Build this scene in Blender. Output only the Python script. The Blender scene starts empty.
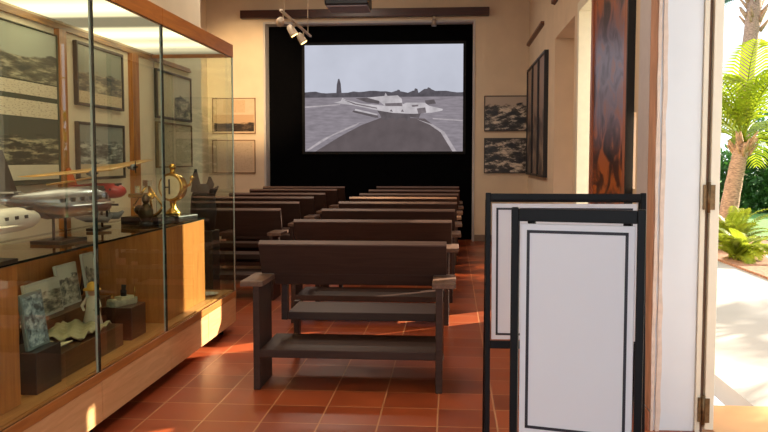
import bpy, bmesh, math, random
from mathutils import Vector, Matrix
random.seed(7)
S = bpy.context.scene
COL = S.collection
PI = math.pi

# ------------------------------------------------------------------ camera
YAW, PITCH, FPX = .0805, .0672, 835.0
fwd0 = Vector((-math.sin(YAW), math.cos(YAW), 0)); rgt = Vector((math.cos(YAW), math.sin(YAW), 0)); up0 = Vector((0, 0, 1))
fwd = fwd0*math.cos(PITCH) - up0*math.sin(PITCH)
upv = up0*math.cos(PITCH) + fwd0*math.sin(PITCH)
cam = bpy.data.cameras.new('camera'); camo = bpy.data.objects.new('camera', cam); COL.objects.link(camo)
cam.sensor_width = 36.0; cam.lens = FPX*36.0/768.0; cam.clip_start = .05; cam.clip_end = 300
mw = Matrix((rgt, upv, -fwd)).transposed().to_4x4(); mw.translation = Vector((0, 0, 1.45))
camo.matrix_world = mw
S.camera = camo

# ------------------------------------------------------------------ world, sun, added fill lights, exposure
S.view_settings.view_transform = 'Standard'; S.view_settings.look = 'None'
S.view_settings.exposure = 0.0; S.view_settings.gamma = 1.0; S.view_settings.use_curve_mapping = False
w = bpy.data.worlds.new('sky'); S.world = w; w.use_nodes = True
bg = w.node_tree.nodes['Background']; bg.inputs[0].default_value = (.86, .94, 1.0, 1); bg.inputs[1].default_value = 1.7

SUN = Vector((-1, -.7, -.5)).normalized()
def light(name, kind, loc, energy, color, aim=None, **kw):
    l = bpy.data.lights.new(name, kind); l.energy = energy; l.color = color
    for k, v in kw.items(): setattr(l, k, v)
    o = bpy.data.objects.new(name, l); COL.objects.link(o); o.location = loc
    if aim is not None: o.rotation_euler = Vector(aim).to_track_quat('-Z', 'Y').to_euler()
    return o
light('sun', 'SUN', (20, 18, 12), 17.0, (1, .86, .66), SUN, angle=math.radians(.6))
for lx, ly, le in ((-.9, 5.2, 42), (-1.9, 9.0, 50), (-1.9, 12.6, 55)):
    light('overhead_fill', 'AREA', (lx, ly, 4.4), le, (1, .85, .68), (0, 0, -1), shape='DISK', size=.9)  # unseen area lights added under the ceiling to brighten the room

# ------------------------------------------------------------------ materials
MATS = {}
def nmat(name):
    m = bpy.data.materials.new(name); m.use_nodes = True
    nt = m.node_tree; b = nt.nodes['Principled BSDF']
    return m, nt, b
def lin(c):
    return tuple(((v/255.0)/12.92 if v/255.0 <= .04045 else ((v/255.0+.055)/1.055)**2.4) for v in c)
def ramp(nt, stops):
    r = nt.nodes.new('ShaderNodeValToRGB'); e = r.color_ramp.elements
    while len(e) < len(stops): e.new(.5)
    for k, (p, c) in enumerate(stops): e[k].position = p; e[k].color = (*c, 1)
    return r
def plain(name, rgb, rough=.5, metal=0, var=.06, scale=14, bump=0.0, stretch=(1, 1, 1), coat=0, spec=.5):
    """procedural colour with slight noise variation"""
    if name in MATS: return MATS[name]
    m, nt, b = nmat(name)
    c = lin(rgb)
    tc = nt.nodes.new('ShaderNodeTexCoord'); mp = nt.nodes.new('ShaderNodeMapping'); mp.inputs['Scale'].default_value = stretch
    nt.links.new(tc.outputs['Object'], mp.inputs[0])
    n = nt.nodes.new('ShaderNodeTexNoise'); n.inputs['Scale'].default_value = scale; n.inputs['Detail'].default_value = 5
    nt.links.new(mp.outputs[0], n.inputs['Vector'])
    r = ramp(nt, [(.25, tuple(max(0, v*(1-var*2)) for v in c)), (.75, tuple(min(1, v*(1+var*2)) for v in c))])
    nt.links.new(n.outputs['Fac'], r.inputs[0]); nt.links.new(r.outputs[0], b.inputs['Base Color'])
    b.inputs['Roughness'].default_value = rough; b.inputs['Metallic'].default_value = metal
    b.inputs['Coat Weight'].default_value = coat; b.inputs['Specular IOR Level'].default_value = spec
    if bump:
        bp = nt.nodes.new('ShaderNodeBump'); bp.inputs['Strength'].default_value = bump; bp.inputs['Distance'].default_value = .01
        nt.links.new(n.outputs['Fac'], bp.inputs['Height']); nt.links.new(bp.outputs[0], b.inputs['Normal'])
    MATS[name] = m; return m
def wood(name, a, bb, rough=.4, axis='y', scale=5, coat=.1):
    st = {'y': (9, .7, 9), 'x': (.7, 9, 9), 'z': (9, 9, .7)}[axis]
    if name in MATS: return MATS[name]
    m, nt, b = nmat(name)
    tc = nt.nodes.new('ShaderNodeTexCoord'); mp = nt.nodes.new('ShaderNodeMapping'); mp.inputs['Scale'].default_value = st
    nt.links.new(tc.outputs['Object'], mp.inputs[0])
    n = nt.nodes.new('ShaderNodeTexNoise'); n.inputs['Scale'].default_value = scale; n.inputs['Detail'].default_value = 6; n.inputs['Distortion'].default_value = .8
    nt.links.new(mp.outputs[0], n.inputs['Vector'])
    r = ramp(nt, [(.3, lin(a)), (.7, lin(bb))])
    nt.links.new(n.outputs['Fac'], r.inputs[0]); nt.links.new(r.outputs[0], b.inputs['Base Color'])
    b.inputs['Roughness'].default_value = rough; b.inputs['Coat Weight'].default_value = coat; b.inputs['Coat Roughness'].default_value = .2
    if coat == 0: b.inputs['Specular IOR Level'].default_value = .22
    bp = nt.nodes.new('ShaderNodeBump'); bp.inputs['Strength'].default_value = .06
    nt.links.new(n.outputs['Fac'], bp.inputs['Height']); nt.links.new(bp.outputs[0], b.inputs['Normal'])
    MATS[name] = m; return m
def emis(name, rgb, st, var=.0, scale=6, stretch=(1, 1, 1)):
    if name in MATS: return MATS[name]
    m, nt, b = nmat(name); nt.nodes.remove(b)
    e = nt.nodes.new('ShaderNodeEmission'); e.inputs[1].default_value = st
    c = lin(rgb)
    tc = nt.nodes.new('ShaderNodeTexCoord'); mp = nt.nodes.new('ShaderNodeMapping'); mp.inputs['Scale'].default_value = stretch
    nt.links.new(tc.outputs['Object'], mp.inputs[0])
    n = nt.nodes.new('ShaderNodeTexNoise'); n.inputs['Scale'].default_value = scale; n.inputs['Detail'].default_value = 6
    nt.links.new(mp.outputs[0], n.inputs['Vector'])
    r = ramp(nt, [(.3, tuple(v*(1-var) for v in c)), (.7, tuple(min(1, v*(1+var)) for v in c))])
    nt.links.new(n.outputs['Fac'], r.inputs[0]); nt.links.new(r.outputs[0], e.inputs[0])
    nt.links.new(e.outputs[0], nt.nodes['Material Output'].inputs[0])
    MATS[name] = m; return m
def glass(name, tint=(.93, .98, .95), refl=1.0):
    if name in MATS: return MATS[name]
    m, nt, b = nmat(name); nt.nodes.remove(b)
    t = nt.nodes.new('ShaderNodeBsdfTransparent'); t.inputs[0].default_value = (*tint, 1)
    g = nt.nodes.new('ShaderNodeBsdfGlossy'); g.inputs['Roughness'].default_value = .01; g.inputs[0].default_value = (1, 1, 1, 1)
    f = nt.nodes.new('ShaderNodeFresnel'); f.inputs[0].default_value = 1.45
    mu = nt.nodes.new('ShaderNodeMath'); mu.operation = 'MULTIPLY'; mu.inputs[1].default_value = refl; mu.use_clamp = True
    mx = nt.nodes.new('ShaderNodeMixShader')
    ge = nt.nodes.new('ShaderNodeNewGeometry'); fb = nt.nodes.new('ShaderNodeMath'); fb.operation = 'SUBTRACT'; fb.inputs[0].default_value = 1.0
    m2 = nt.nodes.new('ShaderNodeMath'); m2.operation = 'MULTIPLY'
    nt.links.new(ge.outputs['Backfacing'], fb.inputs[1])      # only the outer face of the pane mirrors
    nt.links.new(f.outputs[0], mu.inputs[0]); nt.links.new(mu.outputs[0], m2.inputs[0]); nt.links.new(fb.outputs[0], m2.inputs[1]); nt.links.new(m2.outputs[0], mx.inputs[0])
    nt.links.new(t.outputs[0], mx.inputs[1]); nt.links.new(g.outputs[0], mx.inputs[2])
    nt.links.new(mx.outputs[0], nt.nodes['Material Output'].inputs[0])
    MATS[name] = m; return m
def photo(name, sky, dark, mid, light_, scale=9, top=.62, seed=0.0, rough=.35, gloss=.5):
    """an old photographic print: a pale sky band over a busy, contrasty ground (a flat print on paper)"""
    if name in MATS: return MATS[name]
    m, nt, b = nmat(name)
    tc = nt.nodes.new('ShaderNodeTexCoord'); sp = nt.nodes.new('ShaderNodeSeparateXYZ')
    nt.links.new(tc.outputs['UV'], sp.inputs[0])
    mp = nt.nodes.new('ShaderNodeMapping'); mp.inputs['Scale'].default_value = (1, 1.7, 1); mp.inputs['Location'].default_value = (seed, seed*.7, 0)
    nt.links.new(tc.outputs['UV'], mp.inputs[0])
    n = nt.nodes.new('ShaderNodeTexNoise'); n.inputs['Scale'].default_value = scale; n.inputs['Detail'].default_value = 10; n.inputs['Roughness'].default_value = .72; n.inputs['Distortion'].default_value = .15
    nt.links.new(mp.outputs[0], n.inputs['Vector'])
    n2 = nt.nodes.new('ShaderNodeTexNoise'); n2.inputs['Scale'].default_value = 3.2; n2.inputs['Detail'].default_value = 4
    nt.links.new(mp.outputs[0], n2.inputs['Vector'])
    ml = nt.nodes.new('ShaderNodeMix'); ml.inputs[0].default_value = .5; nt.links.new(n2.outputs['Fac'], ml.inputs[2]); nt.links.new(n.outputs['Fac'], ml.inputs[3])
    r = ramp(nt, [(.42, lin(dark)), (.5, lin(mid)), (.58, lin(light_))]); nt.links.new(ml.outputs[0], r.inputs[0])
    ad = nt.nodes.new('ShaderNodeMath'); ad.operation = 'MULTIPLY_ADD'; ad.inputs[1].default_value = .5
    nt.links.new(n2.outputs['Fac'], ad.inputs[0]); nt.links.new(sp.outputs['Y'], ad.inputs[2])
    rr = ramp(nt, [(top+.22, (0, 0, 0)), (top+.26, (1, 1, 1))]); nt.links.new(ad.outputs[0], rr.inputs[0])
    mx = nt.nodes.new('ShaderNodeMix'); mx.data_type = 'RGBA'
    nt.links.new(rr.outputs[0], mx.inputs[0]); nt.links.new(r.outputs[0], mx.inputs[6]); mx.inputs[7].default_value = (*lin(sky), 1)
    nt.links.new(mx.outputs[2], b.inputs['Base Color']); b.inputs['Roughness'].default_value = rough; b.inputs['Specular IOR Level'].default_value = gloss
    MATS[name] = m; return m
def caption(name, paper, ink, lines=5):
    if name in MATS: return MATS[name]
    m, nt, b = nmat(name)
    tc = nt.nodes.new('ShaderNodeTexCoord'); mp = nt.nodes.new('ShaderNodeMapping'); mp.inputs['Scale'].default_value = (38, lines*2.0, 1)
    nt.links.new(tc.outputs['UV'], mp.inputs[0])
    n = nt.nodes.new('ShaderNodeTexNoise'); n.inputs['Scale'].default_value = 1.0; n.inputs['Detail'].default_value = 3
    nt.links.new(mp.outputs[0], n.inputs['Vector'])
    r = ramp(nt, [(.36, lin(ink)), (.44, lin(paper))]); nt.links.new(n.outputs['Fac'], r.inputs[0])
    nt.links.new(r.outputs[0], b.inputs['Base Color']); b.inputs['Roughness'].default_value = .6
    MATS[name] = m; return m

# ------------------------------------------------------------------ mesh builder
class MB:
    def __init__(s): s.bm = bmesh.new(); s.uv = s.bm.loops.layers.uv.new('UVMap')
    def face(s, pts, mi=0, uvs=None):
        f = s.bm.faces.new([s.bm.verts.new(p) for p in pts]); f.material_index = mi
        for l, t in zip(f.loops, uvs or ((0, 0), (1, 0), (1, 1), (0, 1))[:len(pts)]): l[s.uv].uv = t
        return f
    def box(s, a, b, mi=0, M=None):
        x0, y0, z0 = a; x1, y1, z1 = b
        v = [Vector(p) for p in ((x0, y0, z0), (x1, y0, z0), (x1, y1, z0), (x0, y1, z0), (x0, y0, z1), (x1, y0, z1), (x1, y1, z1), (x0, y1, z1))]
        if M is not None: v = [M @ p for p in v]
        vs = [s.bm.verts.new(p) for p in v]
        for q in ((3, 2, 1, 0), (4, 5, 6, 7), (0, 1, 5, 4), (2, 3, 7, 6), (1, 2, 6, 5), (3, 0, 4, 7)):
            f = s.bm.faces.new([vs[i] for i in q]); f.material_index = mi
            for l, t in zip(f.loops, ((0, 0), (1, 0), (1, 1), (0, 1))): l[s.uv].uv = t
        return s
    def prism(s, poly, d, mi=0):
        """closed 3D polygon extruded by vector d"""
        d = Vector(d); a = [s.bm.verts.new(p) for p in poly]; b = [s.bm.verts.new(Vector(p)+d) for p in poly]
        n = len(a)
        try:
            s.bm.faces.new(a[::-1]).material_index = mi; s.bm.faces.new(b).material_index = mi
            for i in range(n): s.bm.faces.new((a[i], a[(i+1) % n], b[(i+1) % n], b[i])).material_index = mi
        except ValueError: pass
        return s
    def tube(s, pts, rad, n=8, mi=0, cap=True, sq=(1, 1)):
        pts = [Vector(p) for p in pts]; rads = rad if isinstance(rad, (list, tuple)) else [rad]*len(pts)
        rings = []
        for i, p in enumerate(pts):
            t = (pts[min(i+1, len(pts)-1)]-pts[max(i-1, 0)]).normalized()
            u = t.cross(Vector((0, 0, 1)))
            if u.length < .05: u = t.cross(Vector((0, 1, 0)))
            u.normalize(); v = t.cross(u)
            rings.append([s.bm.verts.new(p+(u*math.cos(2*PI*k/n)*sq[0]+v*math.sin(2*PI*k/n)*sq[1])*max(rads[i], 1e-4)) for k in range(n)])
        for a, b in zip(rings, rings[1:]):
            for k in range(n):
                f = s.bm.faces.new((a[k], a[(k+1) % n], b[(k+1) % n], b[k])); f.material_index = mi; f.smooth = True
        if cap:
            s.bm.faces.new(rings[0][::-1]).material_index = mi; s.bm.faces.new(rings[-1]).material_index = mi
        return s
    def ball(s, c, r, mi=0, sc=(1, 1, 1), n=12):
        g = bmesh.ops.create_uvsphere(s.bm, u_segments=n, v_segments=max(6, n*2//3), radius=r, matrix=Matrix.Translation(c) @ Matrix.Diagonal((*sc, 1)))
        fs = set()
        for v in g['verts']:
            for f in v.link_faces: fs.add(f)
        for f in fs: f.material_index = mi; f.smooth = True
        return s
    def build(s, name, mats, parent=None, bevel=0, loc=None, seg=2):
        if not isinstance(mats, (list, tuple)): mats = [mats]
        bmesh.ops.recalc_face_normals(s.bm, faces=s.bm.faces[:])
        me = bpy.data.meshes.new(name)
        if loc is not None: bmesh.ops.translate(s.bm, verts=s.bm.verts[:], vec=-Vector(loc))
        s.bm.to_mesh(me); s.bm.free()
        for m in mats: me.materials.append(m)
        o = bpy.data.objects.new(name, me); COL.objects.link(o)
        if loc is not None: o.location = loc
        if parent: o.parent = parent
        if bevel:
            bv = o.modifiers.new('bevel', 'BEVEL'); bv.width = bevel; bv.segments = seg; bv.limit_method = 'ANGLE'; bv.angle_limit = math.radians(40)
        return o
def tag(o, label, cat, group=None, kind=None):
    o['label'] = label; o['category'] = cat
    if group: o['group'] = group
    if kind: o['kind'] = kind
    return o
def thing(name, label, cat, loc=(0, 0, 0), rz=0, group=None):
    o = bpy.data.objects.new(name, None); COL.objects.link(o); o.location = loc; o.rotation_euler = (0, 0, rz)
    o.empty_display_size = .1
    return tag(o, label, cat, group)
def struct(name, mb, m, label=None, bevel=0):
    o = mb.build(name, m, bevel=bevel); o['kind'] = 'structure'
    o['label'] = label or name.replace('_', ' '); o['category'] = name.split('_')[0]
    return o
def dup(root, loc, label, rz=None, scale=None):
    r = root.copy(); COL.objects.link(r); r.location = loc; r['label'] = label
    if rz is not None: r.rotation_euler = (0, 0, rz)
    if scale: r.scale = scale
    for ch in list(root.children):
        c = ch.copy(); COL.objects.link(c); c.parent = r
        for g in list(ch.children):
            d = g.copy(); COL.objects.link(d); d.parent = c
    return r

# ------------------------------------------------------------------ palette
WALL = plain('cream plaster', (226, 205, 178), .85, var=.03, scale=3, bump=.03)
WALLC = plain('case cream plaster', (236, 222, 194), .85, var=.02, scale=3)
WHITEP = plain('white gloss paint', (222, 227, 234), .35, var=.015, scale=4)
CREAMP = plain('cream gloss paint', (226, 217, 198), .35, var=.02, scale=4)
BARE = plain('bare timber under peeling paint', (196, 148, 122), .7, var=.15, scale=18, stretch=(1, 1, .2))
BLACK = plain('black recess paint', (10, 10, 12), .95, var=.1, spec=.0)
DARKWOOD = wood('dark red brown timber', (46, 17, 8), (74, 30, 16), .45, 'x')
BENCHX = wood('dark brown stained bench timber', (58, 40, 34), (69, 49, 42), .5, 'x', 4, 0.0)
OAK = wood('golden oak veneer', (166, 100, 44), (194, 126, 62), .35, 'z', 4)
OAKY = wood('golden oak edge', (160, 100, 46), (190, 126, 64), .35, 'y', 4)
OAKF = wood('pale oak drawer veneer', (208, 158, 106), (228, 182, 130), .38, 'y', 4)
CORN = wood('orange brown cornice veneer', (172, 100, 32), (202, 128, 48), .35, 'y', 4)
BLACKM = plain('black enamelled steel', (11, 13, 18), .42, var=.05, spec=.22)
CHROME = plain('brushed steel', (190, 190, 192), .25, 1, var=.04)
BRASS = plain('polished brass', (214, 168, 84), .25, 1, var=.08)
PANE = glass('display glass')
PEDGE = plain('green glass edge', (14, 32, 28), .15, var=.1)

# ------------------------------------------------------------------ the room
def tiles():
    m, nt, b = nmat('terracotta tiles'); L = nt.links; N = nt.nodes.new
    g = N('ShaderNodeNewGeometry'); sp = N('ShaderNodeSeparateXYZ'); L.new(g.outputs['Position'], sp.inputs[0])
    def mth(op, a, bb=None, c=None):
        n = N('ShaderNodeMath'); n.operation = op
        for i, v in enumerate((a, bb, c)):
            if v is None: continue
            if isinstance(v, (int, float)): n.inputs[i].default_value = v
            else: L.new(v, n.inputs[i])
        return n.outputs[0]
    u = mth('MULTIPLY_ADD', sp.outputs['X'], 1/.3257, .07/.3257+40)
    v = mth('MULTIPLY_ADD', sp.outputs['Y'], 1/.3265, -4.47/.3265+40)
    fu, fv = mth('FRACT', u), mth('FRACT', v)
    eu = mth('MINIMUM', fu, mth('SUBTRACT', 1, fu)); ev = mth('MINIMUM', fv, mth('SUBTRACT', 1, fv))
    e = mth('MINIMUM', eu, ev)
    gr = N('ShaderNodeMapRange'); gr.interpolation_type = 'SMOOTHSTEP'; gr.inputs[1].default_value = .008; gr.inputs[2].default_value = .02
    L.new(e, gr.inputs[0])
    cb = N('ShaderNodeCombineXYZ'); L.new(mth('FLOOR', u), cb.inputs[0]); L.new(mth('FLOOR', v), cb.inputs[1])
    wn = N('ShaderNodeTexWhiteNoise'); wn.noise_dimensions = '2D'; L.new(cb.outputs[0], wn.inputs['Vector'])
    no = N('ShaderNodeTexNoise'); no.inputs['Scale'].default_value = 5; no.inputs['Detail'].default_value = 6; L.new(g.outputs['Position'], no.inputs['Vector'])
    mixf = mth('ADD', mth('MULTIPLY', wn.outputs['Value'], .45), mth('MULTIPLY', no.outputs['Fac'], .55))
    r = ramp(nt, [(.2, lin((126, 54, 28))), (.8, lin((172, 82, 44)))]); L.new(mixf, r.inputs[0])
    mx = N('ShaderNodeMix'); mx.data_type = 'RGBA'; L.new(gr.outputs[0], mx.inputs[0]); mx.inputs[6].default_value = (*lin((192, 132, 90)), 1); L.new(r.outputs[0], mx.inputs[7])
    L.new(mx.outputs[2], b.inputs['Base Color'])
    b.inputs['Roughness'].default_value = .3
    rr = N('ShaderNodeMapRange'); rr.inputs[3].default_value = .24; rr.inputs[4].default_value = .42; L.new(no.outputs['Fac'], rr.inputs[0]); L.new(rr.outputs[0], b.inputs['Roughness'])
    bp = N('ShaderNodeBump'); bp.inputs['Strength'].default_value = .25; bp.inputs['Distance'].default_value = .004
    L.new(mth('ADD', gr.outputs[0], mth('MULTIPLY', no.outputs['Fac'], .25)), bp.inputs['Height']); L.new(bp.outputs[0], b.inputs['Normal'])
    return m
XR, YB, CZ = 1.34, 14.9, 4.6
struct('floor', MB().box((-4.4, -1.5, -.12), (XR, YB+.45, 0)), tiles(), 'terracotta tiled floor')
struct('ceiling', MB().box((-4.6, -1.5, CZ), (1.9, YB+.6, CZ+.15)), WALL, 'plaster ceiling')
struct('wall_left', MB().box((-4.6, -1.5, 0), (-2.53, 8.35, CZ)), WALLC, 'cream left wall behind the display case')
struct('wall_left_rear', MB().box((-4.6, 8.35, 0), (-4.4, YB+.5, CZ)), WALL, 'cream left wall beside the benches')
# far wall with the black recess
b = MB(); b.box((-4.4, YB, 0), (-3.34, YB+.5, CZ)); b.box((.375, YB, 0), (1.9, YB+.5, CZ)); b.box((-3.34, YB, 3.87), (.375, YB+.5, CZ))
struct('wall_back', b, WALL, 'cream far wall around the screen recess')
struct('wall_recess', MB().box((-3.34, YB+.3, 0), (.375, YB+.5, 3.87)), BLACK, 'black back of the screen recess')
b = MB(); b.box((-3.37, YB-.015, 0), (-3.335, YB+.3, 3.9)); b.box((.37, YB-.015, 0), (.405, YB+.3, 3.9)); b.box((-3.335, YB-.015, 3.868), (.37, YB+.3, 3.9))
struct('trim_recess', b, plain('pale recess lining', (196, 188, 184), .6, var=.02), 'pale lining of the screen recess')
struct('baseboard_back', MB().box((.41, YB-.03, 0), (XR, YB, .12)), plain('grey baseboard', (136, 116, 100), .5), 'grey brown baseboard of the far wall', .004)
# right wall with two openings, plus a hidden slot added to let sun in
OUT = 1.74
b = MB()
b.box((XR, 4.65, 0), (1.41, 6.24, CZ)); b.box((XR, 6.24, 0), (1.41, 6.42, 1.24)); b.box((XR, 6.24, 1.8), (1.41, 6.42, CZ)); b.box((XR, 6.42, 0), (1.47, 6.7, CZ)); b.box((XR, 6.7, 0), (OUT, 8.15, CZ)); b.box((XR, 9.02, 0), (OUT, 9.42, CZ))
b.box((XR, 8.15, 3.02), (OUT, 9.02, CZ)); b.box((XR, 9.42, 3.03), (OUT, 11.15, CZ))
b.box((XR, 11.15, 0), (1.62, YB, CZ)); b.box((1.66, 9.42, 0), (OUT, 11.15, 3.03))
struct('wall_right', b, WALL, 'cream right wall with its openings')
b = MB(); b.box((1.075, 4.5, 0), (1.30, 4.66, CZ)); b.box((1.3, 4.52, 0), (XR+.01, 4.66, CZ)); b.box((XR-.1, 2.4, 2.75), (1.5, 4.5, CZ))
struct('wall_pier', b, WHITEP, 'white painted pier beside the door', .004)
struct('wall_front_right', MB().box((1.39, -1.5, 0), (1.6, 3.55, CZ)), WHITEP, 'white wall stub by the entrance')
b = MB()
for k in range(2):
    x0, x1 = ((1.07, 1.088), (1.096, 1.118))[k]
    zs = [i*.11 for i in range(42)]
    L_, R_ = [], []
    for z in zs:
        L_.append((x0+random.uniform(-.002, .003), 4.492-.004*k, z)); R_.append((x1+random.uniform(-.006, .005), 4.492-.004*k, z))
    for i in range(41): b.prism([L_[i], R_[i], R_[i+1], L_[i+1]], (0, .012, 0))
struct('trim_peeling_edge', b, plain('flaking cream paint', (224, 204, 190), .6, var=.06, scale=25), 'flaking painted edge of the pier')
struct('trim_pier_side', MB().box((1.066, 4.506, .11), (1.078, 4.655, CZ)), BARE, 'bare brown timber side of the pier')
struct('baseboard_right', MB().box((1.058, 4.5, 0), (1.068, 4.66, .1)), plain('tan baseboard', (176, 120, 92), .5), 'tan baseboard at the pier')
b = MB(); b.box((1.300, 4.485, 0), (1.326, 4.53, 2.75))
struct('trim_door_jamb', b, CREAMP, 'cream door jamb strip', .003)
struct('trim_door_gap', MB().box((1.326, 4.5, 0), (1.342, 4.55, 2.75)), plain('brown rebate', (112, 84, 64), .7), 'brown rebate of the door jamb')
# white architraves round the nearer opening
b = MB(); b.box((XR-.02, 8.99, 0), (OUT+.01, 9.1, 3.1)); b.box((XR-.02, 8.1, 3.0), (OUT+.01, 8.99, 3.1)); b.box((XR-.02, 8.09, 0), (OUT+.01, 8.17, 3.1))
struct('trim_opening', b, plain('bright white reveal', (236, 228, 206), .5, var=.02), 'white reveal of the nearer opening', .004)
b = MB(); b.box((XR-.006, 5.84, .12), (XR+.002, 6.16, 3.4))
struct('trim_lilac', b, plain('pale lilac wall panel', (206, 200, 206), .5, var=.02), 'pale strip of wall between the painting and the pier')
# open door leaf, edge on
d = MB().box((1.345, 4.47, .02), (1.392, 5.35, 2.72)).build('door_1', CREAMP, bevel=.003)
d['kind'] = 'structure'; d['label'] = 'cream outer door leaf standing open, seen edge on'; d['category'] = 'door'
for z in (.12, 1.25):
    b = MB(); b.tube([(1.338, 4.475, z-.075), (1.338, 4.475, z+.085)], .011, 10); b.box((1.343, 4.462, z-.06), (1.368, 4.474, z+.07)); b.box((1.312, 4.474, z-.06), (1.336, 4.485, z+.07))
    h = b.build('hinge', plain('tarnished brass hinge', (110, 88, 62), .45, .8, var=.2, scale=40), d)
    h['label'] = 'tarnished brass hinge'
# wooden ledges on the right wall and the beam
for n, (y0, y1, z, la) in enumerate(((12.5, 14.85, 3.41, 'brown wooden ledge high above the framed panels'), (9.3, 11.25, 3.47, 'brown wooden ledge above the alcove opening'))):
    b = MB(); b.prism([(XR, y0, z), (XR-.05, y0, z+.02), (XR-.05, y0, z+.06), (XR, y0, z+.06)], (0, y1-y0, 0))
    o = b.build('ledge_rail', wood('ledge timber', (92, 50, 26), (126, 74, 40), .5, 'y')); tag(o, la, 'ledge', 'wooden ledges on the right wall')
tag(MB().box((-3.755, YB-.14, 3.955), (.64, YB, 4.095)).build('ceiling_beam', DARKWOOD, bevel=.008), 'dark red brown timber beam across the far wall above the screen', 'beam')

# ------------------------------------------------------------------ screen with projected picture
SX0, SX1, SZ0, SZ1, SY = -2.668, .200, 1.602, 3.52, YB+.26
scr = thing('projection_screen', 'large projection screen showing a grey picture of a landed seaplane', 'screen', ((SX0+SX1)/2, SY+.02, 1.55))
base = scr.location
def spart(mb, name, m, **k): return mb.build(name, m, scr, **k)
b = MB(); t = .05
b.box((SX0-t, SY-.01, SZ0-t), (SX0, SY+.03, SZ1+t)); b.box((SX1, SY-.01, SZ0-t), (SX1+t, SY+.03, SZ1+t)); b.box((SX0, SY-.01, SZ0-t), (SX1, SY+.03, SZ0)); b.box((SX0, SY-.01, SZ1), (SX1, SY+.03, SZ1+t))
o = b.build('border', plain('black felt', (14, 13, 14), .9), scr); o.location = -base
PW, PH = SX1-SX0, SZ1-SZ0
def pic(name, polys, m, layer):
    for poly in polys:
        b = MB()
        pts = [(SX0+PW*(x-15)/598.0-base[0], SY-.001-layer*.0012-base[1], SZ0+PH*(418-y)/403.0-base[2]) for x, y in poly]
        b.prism(pts, (0, .0008, 0)); b.build(name, m, scr)
SE = 1.08
pic('sky_area', [[(15, 15), (613, 15), (613, 215), (15, 215)]], emis('projected sky', (188, 191, 204), SE, .07, 1.3), 0)
pic('ground_area', [[(15, 212), (613, 210), (613, 418), (15, 418)]], emis('projected field', (134, 127, 134), SE, .18, 5, (1, 1, 5)), 1)
tl = [(15, 213), (15, 193)]
for i in range(1, 30): tl.append((15+i*20.6, 193+random.uniform(-5, 4)-(9 if i in (17, 20, 22, 23) else 0)))
tl += [(613, 195), (613, 211)]
pic('tree_line', [tl, [(135, 205), (137, 165), (142, 143), (147, 142), (152, 160), (156, 205)], [(362, 200), (368, 184), (376, 186), (380, 200)], [(470, 200), (482, 176), (492, 180), (496, 200)], [(426, 200), (433, 180), (442, 182), (447, 200)]], emis('projected trees', (84, 80, 86), SE, .25, 9), 2)
pic('water_area', [[(316, 286), (470, 294), (530, 340), (575, 418), (55, 418), (150, 360), (230, 318)]], emis('projected dark water', (94, 85, 87), SE, .12, 4), 2)
pic('shore_line', [[(228, 306), (206, 322), (120, 358), (30, 414), (18, 414), (80, 372), (170, 330)], [(440, 296), (500, 316), (545, 345), (590, 418), (574, 418), (530, 346), (490, 318)], [(15, 246), (150, 238), (150, 241), (15, 252)], [(500, 292), (612, 300), (612, 304), (500, 296)]], emis('projected foam', (168, 160, 164), SE, .18, 12), 3)
pic('aeroplane_shade', [[(290, 262), (330, 268), (400, 276), (455, 274), (448, 292), (416, 288), (412, 302), (400, 302), (396, 290), (372, 292), (364, 302), (352, 290), (322, 300), (308, 296), (304, 284)], [(200, 262), (292, 282), (296, 290), (284, 290), (196, 268)], [(470, 226), (505, 222), (512, 238), (476, 242)], [(208, 216), (262, 214), (300, 226), (298, 238), (250, 232)]], emis('projected shaded hull', (92, 85, 88), SE, .2, 9), 4)
pic('aeroplane_light', [[(126, 232), (152, 226), (158, 214), (172, 222), (230, 236), (330, 246), (386, 240), (400, 234), (470, 234), (486, 246), (538, 258), (536, 264), (496, 272), (430, 276), (350, 272), (290, 262), (200, 242), (150, 236)], [(252, 214), (318, 208), (322, 196), (330, 208), (368, 206), (384, 220), (386, 242), (318, 244), (296, 226)], [(208, 256), (292, 276), (290, 281), (205, 262)]], emis('projected bright hull', (184, 178, 182), SE, .2, 7), 5)
pic('cabin_window', [[(320, 236), (384, 234), (386, 247), (322, 246)], [(440, 256), (472, 252), (476, 272), (446, 276)], [(420, 243), (446, 241), (446, 248), (424, 250)], [(338, 266), (344, 258), (350, 268)], [(380, 268), (386, 258), (392, 268)], [(156, 218), (210, 236), (290, 252), (290, 256), (204, 240)]], emis('projected panel lines', (112, 104, 108), SE, .2, 12), 6)

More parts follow.
